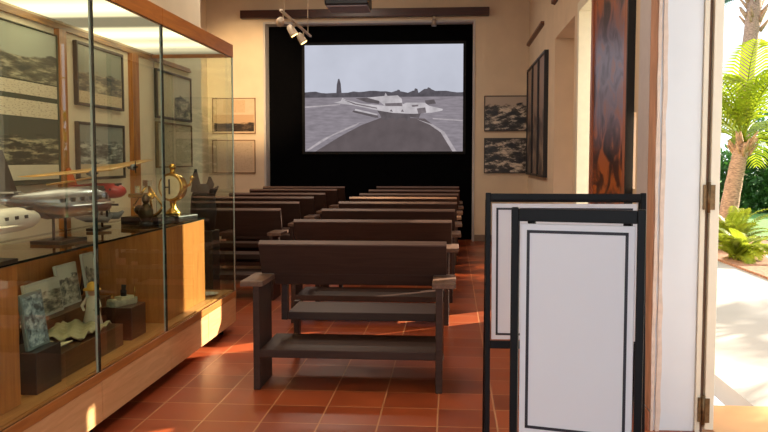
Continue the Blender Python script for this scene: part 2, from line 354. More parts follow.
# ------------------------------------------------------------------ framed pictures
def framed(name, label, cat, group, origin, wall, W, H, zones, fw=.02, depth=.03, fm=None, back=None):
    """zones: (u0, v0, u1, v1, material, part name); wall: 'L' faces +x, 'R' faces -x, 'B' faces -y; origin: lower left seen from the room"""
    r = thing(name, label, cat, origin, 0, group)
    ax = {'L': (Vector((0, 1, 0)), Vector((1, 0, 0))), 'R': (Vector((0, -1, 0)), Vector((-1, 0, 0))), 'B': (Vector((1, 0, 0)), Vector((0, -1, 0)))}[wall]
    def P(u, v, d): return ax[0]*u + Vector((0, 0, v)) + ax[1]*d
    def bx(mb, u0, v0, u1, v1, d0, d1):
        a, c = P(u0, v0, d0), P(u1, v1, d1)
        mb.box(tuple(min(p, q) for p, q in zip(a, c)), tuple(max(p, q) for p, q in zip(a, c)))
    if back:
        mb = MB(); bx(mb, fw*.5, fw*.5, W-fw*.5, H-fw*.5, .001, depth*.6); mb.build('mount', back, r)
    if fm:
        mb = MB(); bx(mb, 0, 0, fw, H, 0, depth); bx(mb, W-fw, 0, W, H, 0, depth); bx(mb, fw, 0, W-fw, fw, 0, depth); bx(mb, fw, H-fw, W-fw, H, 0, depth)
        mb.build('frame', fm, r, bevel=.002)
    for u0, v0, u1, v1, m, pn in zones:
        mb = MB(); d = depth*.6+.002
        mb.face([P(u0, v0, d), P(u1, v0, d), P(u1, v1, d), P(u0, v1, d)])
        o = mb.build(pn, m, r)
        # thickness towards the wall
        so = o.modifiers.new('thick', 'SOLIDIFY'); so.thickness = .0015; so.offset = 0
    return r
GREY = ((196, 184, 170), (34, 26, 24), (86, 74, 66), (190, 178, 164))
BROWNF = plain('dark print edge', (52, 40, 34), .5)
for i, (x, z, la) in enumerate(((.568, 1.955, 'upper dark old photograph hung to the right of the screen'), (.572, 1.215, 'lower dark old photograph hung to the right of the screen'))):
    ph = photo('print_right_%d' % i, (186, 168, 150), (16, 12, 11), (60, 50, 42), (220, 204, 184), 6.5, .74+.06*i, 3.1+i*5)
    framed('framed_photograph', la, 'picture', 'photographs beside the screen', (x, YB, z), 'B', .76, .618, [(.012, .012, .748, .606, ph, 'print')], .014, .035, BROWNF, BROWNF)
PALE = plain('pale mount card', (214, 186, 156), .6, var=.03)
ph = photo('print_left', (196, 160, 126), (28, 20, 16), (48, 36, 30), (104, 82, 64), 9, .5, 9.3)
framed('framed_photograph', 'framed picture with dark band under warm wall light, left of the screen', 'picture', 'pictures left of the screen', (-4.31, YB, 1.92), 'B', .79, .64,
       [(.03, .04, .76, .34, ph, 'print'), (.2, .38, .6, .6, caption('cap left', (206, 176, 142), (170, 138, 108), 6), 'caption')], .014, .035, plain('tan frame', (134, 98, 66), .5), PALE)
framed('framed_notice', 'pale framed sheet of text hung below the other picture left of the screen', 'picture', 'pictures left of the screen', (-4.32, YB, 1.21), 'B', .79, .6,
       [(.05, .05, .74, .55, caption('cap left low', (206, 182, 154), (178, 150, 124), 9), 'print')], .014, .035, plain('tan frame', (134, 98, 66), .5), PALE)
for i in range(3):
    y1 = 14.62-i*.93
    ph = photo('print_side_%d' % i, (150, 122, 104), (44, 34, 30), (96, 76, 64), (170, 146, 124), 5, .5, 2.2+i*3)
    framed('framed_picture', ('framed print on the right wall next to the far corner', 'middle framed print of the three on the right wall', 'framed print on the right wall nearest the alcove')[i], 'picture', 'framed prints on the right wall',
           (XR, y1, 1.2), 'R', .88, 1.78, [(.03, .03, .85, 1.75, ph, 'print')], .035, .06, plain('black frame', (26, 20, 18), .4), BROWNF)
# the large abstract painting by the openings
def abstract():
    m, nt, b = nmat('abstract drips'); L = nt.links
    tc = nt.nodes.new('ShaderNodeTexCoord'); mp = nt.nodes.new('ShaderNodeMapping'); mp.inputs['Scale'].default_value = (2.6, 6.5, 1); L.new(tc.outputs['UV'], mp.inputs[0])
    n = nt.nodes.new('ShaderNodeTexNoise'); n.inputs['Scale'].default_value = 1.6; n.inputs['Detail'].default_value = 8; n.inputs['Distortion'].default_value = 1.4; L.new(mp.outputs[0], n.inputs['Vector'])
    sp = nt.nodes.new('ShaderNodeSeparateXYZ'); L.new(tc.outputs['UV'], sp.inputs[0])
    r1 = ramp(nt, [(.35, lin((30, 20, 18))), (.47, lin((92, 48, 28))), (.58, lin((190, 104, 44)))]); L.new(n.outputs['Fac'], r1.inputs[0])
    r2 = ramp(nt, [(.36, lin((80, 70, 88))), (.52, lin((126, 118, 146))), (.66, lin((160, 108, 90)))]); L.new(n.outputs['Fac'], r2.inputs[0])
    rr = ramp(nt, [(.34, (0, 0, 0)), (.46, (1, 1, 1)), (.68, (1, 1, 1)), (.8, (0, 0, 0))]); L.new(sp.outputs['Y'], rr.inputs[0])
    mx = nt.nodes.new('ShaderNodeMix'); mx.data_type = 'RGBA'; L.new(rr.outputs[0], mx.inputs[0]); L.new(r1.outputs[0], mx.inputs[6]); L.new(r2.outputs[0], mx.inputs[7])
    L.new(mx.outputs[2], b.inputs['Base Color']); b.inputs['Roughness'].default_value = .3
    return m
p = framed('abstract_painting', 'tall abstract painting of rust and violet drips in a brown frame on the right wall', 'painting', None, (XR, 7.98, .5), 'R', 1.62, 2.95, [(.1, .06, 1.53, 2.89, abstract(), 'canvas')], .1, .055, wood('painting frame wood', (150, 84, 52), (186, 112, 74), .4, 'z'), BROWNF)
o = MB().box((-.055, -1.66, 0), (0, -1.622, 2.95)).build('side_edge', plain('black edge', (12, 11, 11), .6), p)

# ------------------------------------------------------------------ benches
ARMW = wood('paler bench timber', (98, 74, 62), (122, 94, 78), .5, 'y', 4, 0.0)  # arm boards paler than the rest of the bench
TOPW = wood('paler bench top edge', (92, 72, 64), (112, 88, 78), .5, 'x', 4, 0.0)  # thin top strip paler than the backrest
def make_bench(L, label, rz=0, D=.93):
    """origin: floor, middle of the rear leg line; rear (towards the camera) is -y; the bench faces the screen"""
    r = thing('wooden_bench', label, 'bench', (0, 0, 0), rz, 'dark benches facing the screen')
    h = L/2                                  # half of back width
    xo = h-.022                              # outer face of the legs
    # reclining back: wide above the arms, narrow between them
    n = Vector((0, -.33, .944))              # not used for shading, only to tilt
    top, bot, th = (.255, .893), (.385, .615), .05
    dv = Vector((0, top[0]-bot[0], top[1]-bot[1])); ln = dv.length; dv.normalize(); nv = Vector((0, dv.z, -dv.y))
    def S_(x, t, d): return Vector((x, bot[0], bot[1]))+dv*t+nv*d
    b = MB()
    for x0, x1, t0, t1 in ((-h, h, .085, ln), (-xo+.06, xo-.06, 0, .085)):
        b.prism([S_(x0, t0, 0), S_(x1, t0, 0), S_(x1, t1, 0), S_(x0, t1, 0)], nv*th)
    bk = b.build('backrest', BENCHX, r, bevel=.004)
    b = MB(); b.prism([S_(-h, ln, 0), S_(h, ln, 0), S_(h, ln+.008, 0), S_(-h, ln+.008, 0)], nv*th); b.build('top_edge', TOPW, bk)['label'] = 'paler top edge'
    MB().box((-xo+.135, .44, .366), (xo-.05, D-.07, .42)).build('seat', BENCHX, r, bevel=.005)
    for x0, x1 in ((-xo+.093, -xo+.135), (xo-.05, xo-.043)): MB().box((x0, .43, .366), (x1, .49, .66)).build('seat_support', BENCHX, r, bevel=.003)
    MB().box((-xo+.041, .0, .207), (xo-.041, .5, .258)).build('shelf_board', BENCHX, r, bevel=.004)
    MB().box((-xo+.135, D-.1, .3), (xo-.042, D-.07, .366)).build('front_rail', BENCHX, r, bevel=.003)
    for s in (-1, 1):
        a = xo*s
        x0, x1 = sorted((a, a-.042*s))
        MB().box((x0, 0, 0), (x1, .36, .656)).build('leg', BENCHX, r, bevel=.004)
        if s < 0: x0, x1 = x0+.093, x1+.093
        MB().box((x0, D-.065, .03), (x1, D, .42)).build('leg', BENCHX, r, bevel=.004)
        f = MB().box((x0-.004, D-.064, 0), (x1+.004, D+.004, .035)).build('foot_pad', plain('pale foot pad', (150, 138, 128), .6), r, bevel=.004)
        f['label'] = 'pale foot pad'
        x0, x1 = sorted((a+.082*s, a-.065*s))
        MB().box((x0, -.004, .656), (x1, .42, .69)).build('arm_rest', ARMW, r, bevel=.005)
    return r
b0 = make_bench(1.232, 'shortest dark brown wooden bench, nearest the camera, with wide flat arms')
b0.location = (-.645, 5.11, 0)
proto = make_bench(1.40, 'dark brown wooden bench directly behind the short front bench', D=.8)
RT = [(7.55, -.715, .985), (8.72, -.66, 1.018), (9.88, -.635, 1.036), (10.88, -.63, 1.05), (11.79, -.60, 1.06), (12.88, -.575, 1.075), (14.2, -.57, 1.085)]
RL = ['dark brown wooden bench directly behind the short front bench', 'third dark bench from the front in the column by the right wall', 'fourth bench of the right column, nearer of two with sunlit tops',
      'fifth bench of the right column, farther of two with sunlit tops', 'sixth dark bench from the front in the right column', 'seventh dark bench of the right column, last but one before the screen', 'last bench of the right column, closest to the black screen wall']
for i, ((y, x, zs), la) in enumerate(zip(RT, RL)):
    if i == 0: o = proto; o.location = (x, y-.3, 0)
    else: o = dup(proto, (x, y-.3, 0), la)
    o.scale = (1.03 if i == 0 else 1, 1, zs)
LT = [(8.72, 1.018), (9.82, 1.036), (10.86, 1.05), (11.87, 1.06), (13.1, 1.075), (14.05, 1.085)]
LL = ['nearest bench of the left column, seen through the end of the glass case', 'second bench of the left column from the glass case', 'third bench of the left column from the glass case',
      'fourth bench of the left column from the glass case', 'fifth bench of the left column, last but one before the screen', 'last bench of the left column, closest to the black screen wall']
for (y, zs), la in zip(LT, LL):
    o = dup(proto, (-1.80-.7, y-.3, 0), la); o.scale = (1, 1, zs)

# ------------------------------------------------------------------ display case
CXF, CXB, CY0, CY1 = -1.83, -2.52, 2.3, 6.95
case = thing('display_case', 'long oak and glass display case along the left wall', 'display case', (-2.18, 4.6, 0))
cl = Vector(case.location)
def cpart(mb, name, m, **k):
    o = mb.build(name, m, case, **k)
    return o
class CB(MB):
    def build(s, name, m, parent=None, **k):
        bmesh.ops.translate(s.bm, verts=s.bm.verts[:], vec=-cl); return super().build(name, m, parent, **k)
cpart(CB().box((CXB, CY0, .07), (CXF-.02, CY1-.01, .285)), 'base_cabinet', OAKY)
cpart(CB().box((CXB, CY0, .285), (CXF+.002, CY1, .338)), 'ledge', OAKY, bevel=.003)
cpart(CB().box((CXB+.02, CY0, .338), (CXF-.03, CY1-.03, .345)), 'deck', wood('oak deck', (176, 122, 66), (206, 150, 88), .35, 'y'))
js = [CY0, 3.15, 4.205, 5.288, 6.142, CY1]
for a, c in zip(js, js[1:]): cpart(CB().box((CXF-.02, a+.003, .072), (CXF-.001, c-.003, .283)), 'drawer_front', OAKF, bevel=.002)
for y in (2.4, 4.2, 6.75): cpart(CB().tube([(CXF-.08, y, 0), (CXF-.08, y, .07)], .022, 10), 'foot', BLACKM)
# cornice with three boards, roof and lamp panels
b = CB(); b.box((CXF-.03, CY0, 2.304), (CXF, 5.235, 2.41)); cpart(b, 'cornice_board', CORN, bevel=.002)
b = CB(); b.box((CXF-.03, 5.238, 2.304), (CXF, CY1, 2.41)); cpart(b, 'cornice_board', CORN, bevel=.002)
b = CB(); b.box((CXB, CY1-.03, 2.304), (CXF-.03, CY1, 2.41)); cpart(b, 'cornice_board', CORN, bevel=.002)
cpart(CB().box((CXB, CY0, 2.36), (CXF-.03, CY1-.03, 2.4)), 'roof_board', plain('cream ceiling board', (214, 196, 160), .7))
def lamp_mat():
    m, nt, b = nmat('case lamp diffuser'); nt.nodes.remove(b)
    e = nt.nodes.new('ShaderNodeEmission'); tc = nt.nodes.new('ShaderNodeTexCoord'); sp = nt.nodes.new('ShaderNodeSeparateXYZ'); nt.links.new(tc.outputs['Object'], sp.inputs[0])
    mr = nt.nodes.new('ShaderNodeMapRange'); mr.inputs[1].default_value = 2.3-4.6; mr.inputs[2].default_value = 6.95-4.6; nt.links.new(sp.outputs['Y'], mr.inputs[0])
    pk = lambda y: (y-2.3)/4.65
    st = []
    for y, v in ((2.3, .5), (2.6, 1.0), (3.5, 1.0), (3.8, .5), (4.15, .08), (4.45, .2), (4.78, .42), (5.02, .22), (5.12, .05), (5.42, .05), (5.55, .25), (5.8, .42), (6.1, .2), (6.35, .32), (6.6, .15), (6.9, .05)): st.append((pk(y), (v, v*.80, v*.5)))
    r = ramp(nt, st); r.color_ramp.interpolation = 'EASE'; nt.links.new(mr.outputs[0], r.inputs[0])
    nt.links.new(r.outputs[0], e.inputs[0]); e.inputs[1].default_value = 7.0; nt.links.new(e.outputs[0], nt.nodes['Material Output'].inputs[0])
    return m
LAMPM = lamp_mat()
for a, c in ((2.4, 5.2), (5.24, 6.9)):
    o = cpart(CB().box((CXB+.03, a, 2.33), (CXF-.045, c, 2.36)), 'lamp_panel', LAMPM); o['label'] = 'glowing lamp diffuser'
# glass
for a, c in ((CY0, 4.19), (4.197, 5.23), (5.237, CY1)):
    b = CB().box((CXF-.012, a, .338), (CXF-.002, c, 2.304))
    for f in b.bm.faces:
        if abs(f.normal.x) < .5: f.material_index = 1
    bmesh.ops.recalc_face_normals(b.bm, faces=b.bm.faces[:])
    for f in b.bm.faces:
        f.material_index = 0 if abs(f.normal.x) > .5 else 1
    cpart(b, 'glass_pane', [PANE, PEDGE])
b = CB().box((CXB+.01, CY1-.012, .338), (CXF-.014, CY1-.002, 2.304)); bmesh.ops.recalc_face_normals(b.bm, faces=b.bm.faces[:])
for f in b.bm.faces: f.material_index = 0 if abs(f.normal.y) > .5 else 1
cpart(b, 'glass_pane', [PANE, PEDGE])
for y in (4.1935, 5.2335):
    cpart(CB().box((CXF-.0135, y-.03, .338), (CXF-.0125, y-.006, 2.304)), 'joint_and_reflection', plain('pale joint and edge reflection', (190, 205, 196), .2, var=.05))  # pale strip paints in the glass edge's reflection beside the joint
    cpart(CB().box((CXF-.021, y-.006, .338), (CXF-.0125, y+.006, 2.304)), 'joint_line', PEDGE)
cpart(CB().tube([(CXF-.007, CY1-.007, .34), (CXF-.007, CY1-.007, 2.304)], .006, 8), 'joint_and_reflection', plain('pale joint and edge reflection', (190, 205, 196), .2))
# oak back under the shelf, cream wall above carries trims
cpart(CB().box((CXB, CY0, .345), (CXB+.05, 6.4, .97)), 'back_panel', OAK)
b = CB().box((CXB+.02, 2.4, .985), (-1.93, 6.43, .997)); bmesh.ops.recalc_face_normals(b.bm, faces=b.bm.faces[:])
for f in b.bm.faces: f.material_index = 0 if abs(f.normal.z) > .5 else 1
cpart(b, 'glass_shelf', [PANE, PEDGE])
b = CB(); b.tube([(-1.95, 4.42, .93), (-1.95, 4.42, .985)], .012, 8); b.box((-2.47, 4.405, .955), (-1.95, 4.435, .983)); cpart(b, 'shelf_bracket', BRASS)
# trims on the wall behind
GOLDT = wood('gilded brown moulding', (84, 50, 20), (190, 136, 62), .35, 'y')
b = MB(); b.box((-2.53, 2.0, 2.285), (-2.505, 7.95, 2.303)); b.box((-2.53, 2.0, 2.303), (-2.515, 7.95, 2.325))
struct('trim_picture_rail', b, GOLDT, 'brown and gilt rail on the left wall inside the case')

# plinths
for (y0, y1, la) in ((2.42, 3.57, 'oak plinth under the near end of the glass shelf'), (5.455, 6.41, 'sunlit oak plinth under the far end of the glass shelf')):
    b = MB(); b.box((-2.46, y0, .346), (-1.935, y1, .983))
    tag(b.build('display_plinth', OAK, bevel=.003, loc=(-2.2, (y0+y1)/2, .346)), la, 'plinth', 'oak plinths in the display case')
for y0, y1, la in ((5.2, 5.3, 'narrow brown post between the first and second wall panels in the case'), (6.42, 6.56, 'wide brown post on the wall between the second and third panels')):
    b = MB(); b.box((-2.53, y0, 1.0), (-2.495, y1, 2.285))
    tag(b.build('wall_post', wood('amber post', (150, 90, 30), (196, 128, 52), .35, 'z')), la, 'post', 'posts on the wall in the case')

# wall panels in the case
GREEN1 = photo('panel one upper', (176, 184, 164), (54, 60, 50), (104, 104, 82), (196, 190, 158), 6, .5, 1.7)
GREEN2 = photo('panel one lower', (70, 78, 66), (40, 46, 38), (56, 62, 50), (190, 184, 150), 7, .62, 6.1)
CAPW = caption('cream caption card', (226, 214, 184), (176, 160, 130), 7)
PAPER = plain('cream card', (226, 216, 188), .6, var=.02)
DKG = plain('dark green card', (62, 72, 56), .6)
framed('framed_picture', 'large two-picture photo board nearest the camera on the wall in the case', 'picture', 'photo boards on the wall in the case', (-2.53, 4.1, 1.3), 'L', 1.09, .94,
       [(0.01, .62, 1.08, .93, GREEN1, 'print'), (.01, .535, 1.08, .612, CAPW, 'caption'), (.01, .405, 1.08, .505, CAPW, 'caption'), (.01, .125, 1.08, .4, GREEN2, 'print'), (.01, .03, 1.08, .12, PAPER, 'caption')], .008, .03, DKG, DKG)
BLU = photo('panel two upper', (148, 150, 132), (66, 70, 66), (120, 112, 94), (200, 188, 154), 7, .45, 4.4)
GRY = photo('panel two lower', (146, 152, 144), (60, 66, 66), (110, 116, 112), (204, 208, 198), 8, .6, 8.4)
PW2 = plain('pale buff card', (214, 196, 164), .6, var=.03)
DFR = plain('dark slim frame', (66, 56, 46), .4)
framed('framed_picture', 'upper framed photo just behind the first glass joint of the case', 'picture', 'photo boards on the wall in the case', (-2.53, 5.46, 1.82), 'L', .8, .43, [(.03, .1, .77, .41, BLU, 'print'), (.03, .02, .77, .1, caption('buff caption', (206, 188, 156), (170, 146, 116), 4), 'caption')], .02, .03, DFR, PW2)
framed('framed_picture', 'lower framed grey photo just behind the first glass joint of the case', 'picture', 'photo boards on the wall in the case', (-2.53, 5.46, 1.31), 'L', .8, .4, [(.03, .11, .77, .38, GRY, 'print'), (.03, .02, .77, .11, PW2, 'caption')], .02, .03, DFR, PW2)
TANF = plain('tan slim frame', (122, 92, 58), .5)
TRE = photo('panel three', (200, 190, 160), (66, 66, 54), (120, 112, 92), (206, 192, 160), 4, .5, 12.4)
framed('framed_picture', 'upper framed board farthest along the left wall, behind the last glass pane', 'picture', 'photo boards on the wall in the case', (-2.53, 6.99, 1.81), 'L', .95, .42, [(.03, .02, .45, .4, caption('text sheet', (216, 202, 170), (170, 152, 122), 12), 'caption'), (.45, .02, .92, .4, TRE, 'print')], .02, .03, DFR, PW2)
framed('framed_picture', 'lower framed sheet farthest along the left wall, behind the last glass pane', 'picture', 'photo boards on the wall in the case', (-2.53, 6.99, 1.38), 'L', .95, .4, [(.03, .02, .92, .38, caption('text sheet low', (200, 184, 154), (140, 126, 108), 14), 'caption')], .014, .03, TANF, PW2)

# ------------------------------------------------------------------ model aircraft on the glass shelf
def aircraft(label, loc, rz, L, r, hull, wingm, finm, nose, span, chord, wing_z, wing_y, cowls, accent, stand_h, group='model aircraft on the glass shelf', fin_h=.2, floats=None):
    """nose towards +y, origin on the shelf under the middle of the hull"""
    t = thing('model_aircraft', label, 'model aircraft', loc, rz, group)
    zc = stand_h+r
    prof = [(-.5, .12, .62), (-.42, .3, .5), (-.28, .62, .25), (-.1, .95, .05), (.12, 1.0, 0), (.3, .96, 0), (.41, .78, -.05), (.47, .5, -.1), (.5, .16, -.14)]
    b = MB(); b.tube([(0, L*p, zc+r*dz*.9) for p, q, dz in prof], [r*q for p, q, dz in prof], 16); b.build('fuselage', hull, t)
    # wing
    b = MB()
    sec = [(-.5, 0), (-.3, .045), (.1, .075), (.38, .06), (.5, .01), (.38, -.02), (0, -.02)]
    for s in (-1, 1):
        rings = []
        for k in range(6):
            f = k/5.0; x = s*span*.5*f; c = chord*(1-.45*f**1.5)
            rings.append([b.bm.verts.new((x, wing_y+c*a, wing_z+zc+c*zz*(1-.4*f)+.02*f)) for a, zz in sec])
        for A, B in zip(rings, rings[1:]):
            for k in range(len(sec)):
                f = b.bm.faces.new((A[k], A[(k+1) % len(sec)], B[(k+1) % len(sec)], B[k])); f.smooth = True
        b.bm.faces.new(rings[-1])
    b.build('wing', wingm, t)
    # tail
    ty = -.47*L; tz = zc+r*.55
    b = MB(); b.prism([(-.006, ty-.03*L, tz), (-.006, ty+.14*L, tz), (-.006, ty+.02*L, tz+fin_h), (-.006, ty-.05*L, tz+fin_h*.95)], (.012, 0, 0)); b.build('tail_fin', finm, t, bevel=.002)
    b = MB(); b.prism([(-.17*span, ty-.02*L, tz+.03), (-.17*span, ty+.04*L, tz+.03), (0, ty+.1*L, tz+.03), (.17*span, ty+.04*L, tz+.03), (.17*span, ty-.02*L, tz+.03)], (0, 0, .008)); b.build('stabiliser', wingm, t)
    for cx in cowls:
        b = MB(); y = wing_y+chord*.5
        b.tube([(cx, y-.1*L, zc+wing_z), (cx, y-.02*L, zc+wing_z), (cx, y+.03*L, zc+wing_z)], [r*.2, r*.42, r*.4], 14)
        e = b.build('engine_cowl', accent, t)
        b = MB(); b.tube([(cx, y+.03*L, zc+wing_z), (cx, y+.045*L, zc+wing_z)], .008, 8); b.box((cx-.006, y+.036*L, zc+wing_z-r*.8), (cx+.006, y+.041*L, zc+wing_z+r*.8)); b.box((cx-r*.8, y+.036*L, zc+wing_z-.006), (cx+r*.8, y+.041*L, zc+wing_z+.006))
        b.build('propeller', BLACKM, e)
    b = MB()
    for k in range(5): b.box((r*.93, L*(-.1+.09*k), zc+r*.12), (r*1.0, L*(-.1+.09*k)+.03*L, zc+r*.38)); b.box((-r*1.0, L*(-.1+.09*k), zc+r*.12), (-r*.93, L*(-.1+.09*k)+.03*L, zc+r*.38))
    b.box((-r*.5, L*.33, zc+r*.62), (r*.5, L*.4, zc+r*.95))
    b.build('window_strip', plain('dark cabin glazing', (30, 36, 40), .15), t)
    b = MB(); b.box((-.09, -.12*L, 0), (.09, .12*L, .018)); b.tube([(0, -.05*L, .018), (0, -.05*L, stand_h+r*.1)], .008, 8); b.tube([(0, .06*L, .018), (0, .06*L, stand_h+r*.1)], .008, 8)
    b.build('stand', plain('dark walnut stand', (52, 34, 24), .35), t)
    if floats:
        b = MB()
        for s in (-1, 1):
            b.tube([(s*floats, -.3*L, stand_h*.45), (s*floats, -.1*L, stand_h*.4), (s*floats, .25*L, stand_h*.4), (s*floats, .34*L, stand_h*.55)], [.006, .022, .024, .008], 10)
            b.tube([(s*floats, .1*L, stand_h*.5), (s*r*.6, .08*L, zc)], .005, 6); b.tube([(s*floats, -.1*L, stand_h*.5), (s*r*.6, -.08*L, zc)], .005, 6)
        b.build('float', accent, t)
    return t
SILVER = plain('bare silver metal', (186, 188, 196), .22, .85, var=.05)
OFFW = plain('off white enamel', (216, 208, 192), .3, var=.03)
SHZ = .9975
UMB = plain('dark umber fin', (54, 40, 34), .4)
aircraft('large silver model airliner with a dark tail fin, longest on the glass shelf', (-2.15, 4.42, SHZ), -.03, 1.2, .088, SILVER, SILVER, UMB, None, .5, .26, -.02, .1, (-.15, .15), plain('maroon cowl', (84, 40, 36), .3), .125, fin_h=.24)
aircraft('off white model aircraft at the left end of the shelf, nose towards the silver one', (-2.0, 3.42, SHZ), .0, .95, .058, OFFW, OFFW, UMB, None, .3, .2, -.03, .0, (), OFFW, .12)
fb = aircraft('red nosed model flying boat under a long gilded wing, behind the silver airliner', (-2.25, 5.17, SHZ+.006), -PI/2, .38, .05, plain('red enamel', (168, 36, 34), .3, var=.05), plain('gilt lacquered wing', (216, 166, 90), .3, .2), plain('orange enamel', (206, 96, 34), .3), None, 1.75, .22, .13, .0, (-.34, .3), plain('grey enamel', (132, 132, 128), .3), .2, floats=.09, fin_h=.12)
fb.rotation_euler = (0, .05, -PI/2)
# script on the dark fin
# brass instruments
def telegraph():
    t = thing('brass_telegraph', 'polished brass dial instrument on a black base at the far end of the shelf', 'instrument', (-2.06, 6.05, SHZ), -.25)
    MB().box((-.13, -.13, 0), (.13, .13, .045)).build('base', plain('black lacquer', (24, 20, 18), .25), t, bevel=.006)
    b = MB(); b.tube([(0, 0, .045), (0, 0, .07), (0, 0, .1), (0, 0, .16)], [.06, .05, .02, .028], 16); b.build('pedestal', BRASS, t)
    b = MB(); b.tube([(0, -.035, .25), (0, .035, .25)], .105, 28); b.build('drum', BRASS, t, bevel=.006)
    b = MB(); b.tube([(0, -.037, .25), (0, -.045, .25)], .085, 28); f = b.build('dial_face', plain('cream enamel dial', (232, 214, 170), .3), t)
    b = MB(); b.box((-.006, -.05, .2), (.006, -.046, .31)); b.box((-.04, -.05, .246), (.0, -.046, .256)); b.build('pointer', BLACKM, f)
    b = MB(); b.tube([(.105, 0, .25), (.15, -.01, .27), (.17, -.01, .31)], .009, 8); b.ball((.172, -.01, .32), .018); b.build('handle', BRASS, t)
    b = MB(); b.tube([(0, 0, .35), (0, 0, .38)], .02, 10); b.ball((0, 0, .4), .026); b.build('finial', BRASS, t)
telegraph()
def sextant():
    t = thing('brass_sextant', 'open brass sextant with arc and telescope on a black box', 'instrument', (-2.13, 5.72, SHZ), -.2)
    MB().box((-.15, -.11, 0), (.15, .11, .055)).build('base', plain('black lacquer', (24, 20, 18), .25), t, bevel=.005)
    b = MB()
    arc = [(.14*math.cos(a), 0, .24+.15*math.sin(a)-.04) for a in [PI*1.17+PI*.66*k/14 for k in range(15)]]
    b.tube(arc, .012, 8); b.build('arc', BRASS, t)
    b = MB(); b.tube([(0, 0, .28), arc[0]], .008, 8); b.tube([(0, 0, .28), arc[-1]], .008, 8); b.tube([(0, .01, .3), (.03, .01, .06)], .008, 8); b.tube([arc[3], (0, 0, .055)], .009, 8); b.tube([arc[11], (.05, 0, .055)], .009, 8); b.build('frame', BRASS, t)
    b = MB(); b.tube([(-.13, -.03, .2), (-.02, -.03, .2), (-.02, -.03, .2), (.06, -.03, .2)], [.014, .016, .02, .022], 12); b.build('telescope', BRASS, t)
    b = MB(); b.box((-.02, -.03, .27), (.02, .03, .31)); b.box((-.09, -.02, .22), (-.08, .03, .27)); b.build('mirror', plain('silvered mirror', (210, 214, 214), .1, .9), t)
    b = MB(); b.ball((-.07, 0, .1), .035, n=12); b.build('lamp_bulb', plain('dark bronze', (72, 58, 34), .35, .7), t)
sextant()
b = thing('bronze_bust', 'small dark bronze figure on the shelf just in front of the brass sextant', 'figurine', (-2.07, 5.52, SHZ))
MB().tube([(0, 0, 0), (0, 0, .03), (0, 0, .035)], [.045, .045, .03], 14).build('base', plain('black lacquer', (24, 20, 18), .25), b)
mb = MB(); mb.tube([(0, 0, .03), (0, 0, .07), (0, 0, .11), (0, 0, .14), (0, 0, .16)], [.03, .05, .052, .03, .016], 14, sq=(1, .7)); mb.ball((0, 0, .185), .03, sc=(.9, 1, 1.15)); mb.build('figure', plain('dark bronze', (72, 58, 34), .35, .7), b)

# ------------------------------------------------------------------ lower deck of the case
DZ = .3455
def easel_picture(label, loc, rz, W, H, mat, fm):
    t = thing('framed_photograph', label, 'picture', loc, rz, 'framed papers on the case deck')
    M = Matrix.Rotation(-.14, 4, 'X')
    MB().box((-W/2, 0, 0), (W/2, .018, H), M=M).build('frame', fm, t, bevel=.003)
    mb = MB(); f = [M @ Vector(p) for p in ((-W/2+.012, -.002, .014), (W/2-.012, -.002, .014), (W/2-.012, -.002, H-.014), (-W/2+.012, -.002, H-.014))]; mb.face(f)
    mb.build('print', mat, t)
    mb = MB(); mb.box((-.02, .06+H*.1, 0), (.02, .07+H*.1, H*.75), M=Matrix.Rotation(.18, 4, 'X')); mb.build('strut', BLACKM, t)
    return t
BOXM = plain('dark display box', (42, 34, 30), .4, var=.08)
def plinth_box(label, loc, sx, sy, sz, m=BOXM, rz=0):
    o = MB().box((-sx/2, -sy/2, 0), (sx/2, sy/2, sz)).build('display_box', m, bevel=.003); o.location = loc; o.rotation_euler = (0, 0, rz)
    return tag(o, label, 'box', 'dark boxes on the case deck')
LB = photo('pale blue print', (176, 196, 196), (66, 78, 82), (134, 156, 158), (190, 208, 206), 5, .8, 5.2)
plinth_box('black display box under the pale blue framed picture', (-2.02, 3.84, DZ), .17, .25, .2)
easel_picture('pale blue framed picture standing on the near black box in the case', (-1.98, 3.84, DZ+.2005), PI/2, .21, .27, LB, plain('grey green frame', (120, 136, 130), .3))
plinth_box('long low walnut box carrying the booklet and the crumpled chart', (-2.1, 4.39, DZ), .3, .8, .13, wood('walnut board', (74, 48, 28), (104, 70, 42), .35, 'y'))
o = MB()
for k in (-1, 1): o.prism([(0, -.1, .004), (.07*k, -.1, .02), (.075*k, .1, .02), (0, .1, .004)], (0, 0, .006))
o = o.build('open_book', plain('cream book page', (216, 206, 166), .6)); o.location = (-2.06, 4.1, DZ+.131); tag(o, 'open cream booklet lying at the near end of the low walnut box in the case', 'book')
b = MB(); n = 14
P = [[(-.14+.28*i/n, -.2+.4*j/n, .026+.012*math.sin(i*1.3+j*.7)+.01*math.cos(j*1.9-i*.4)) for i in range(n+1)] for j in range(n+1)]
vs = [[b.bm.verts.new(p) for p in r] for r in P]
for j in range(n):
    for i in range(n): b.bm.faces.new((vs[j][i], vs[j][i+1], vs[j+1][i+1], vs[j+1][i])).smooth = True
o = b.build('crumpled_chart', photo('old chart', (206, 196, 158), (96, 88, 60), (170, 160, 122), (214, 204, 168), 9, .9, 3.3)); o.location = (-2.1, 4.45, DZ+.135)
so = o.modifiers.new('thick', 'SOLIDIFY'); so.thickness = .005
tag(o, 'crumpled pale chart spread on the low walnut box in the case', 'chart')
tag(MB().box((-2.46, 4.35, DZ), (-2.27, 5.38, DZ+.2)).build('display_riser', wood('walnut riser', (84, 54, 30), (112, 74, 44), .35, 'y'), bevel=.003), 'long walnut riser at the back of the case deck under three framed papers', 'box')
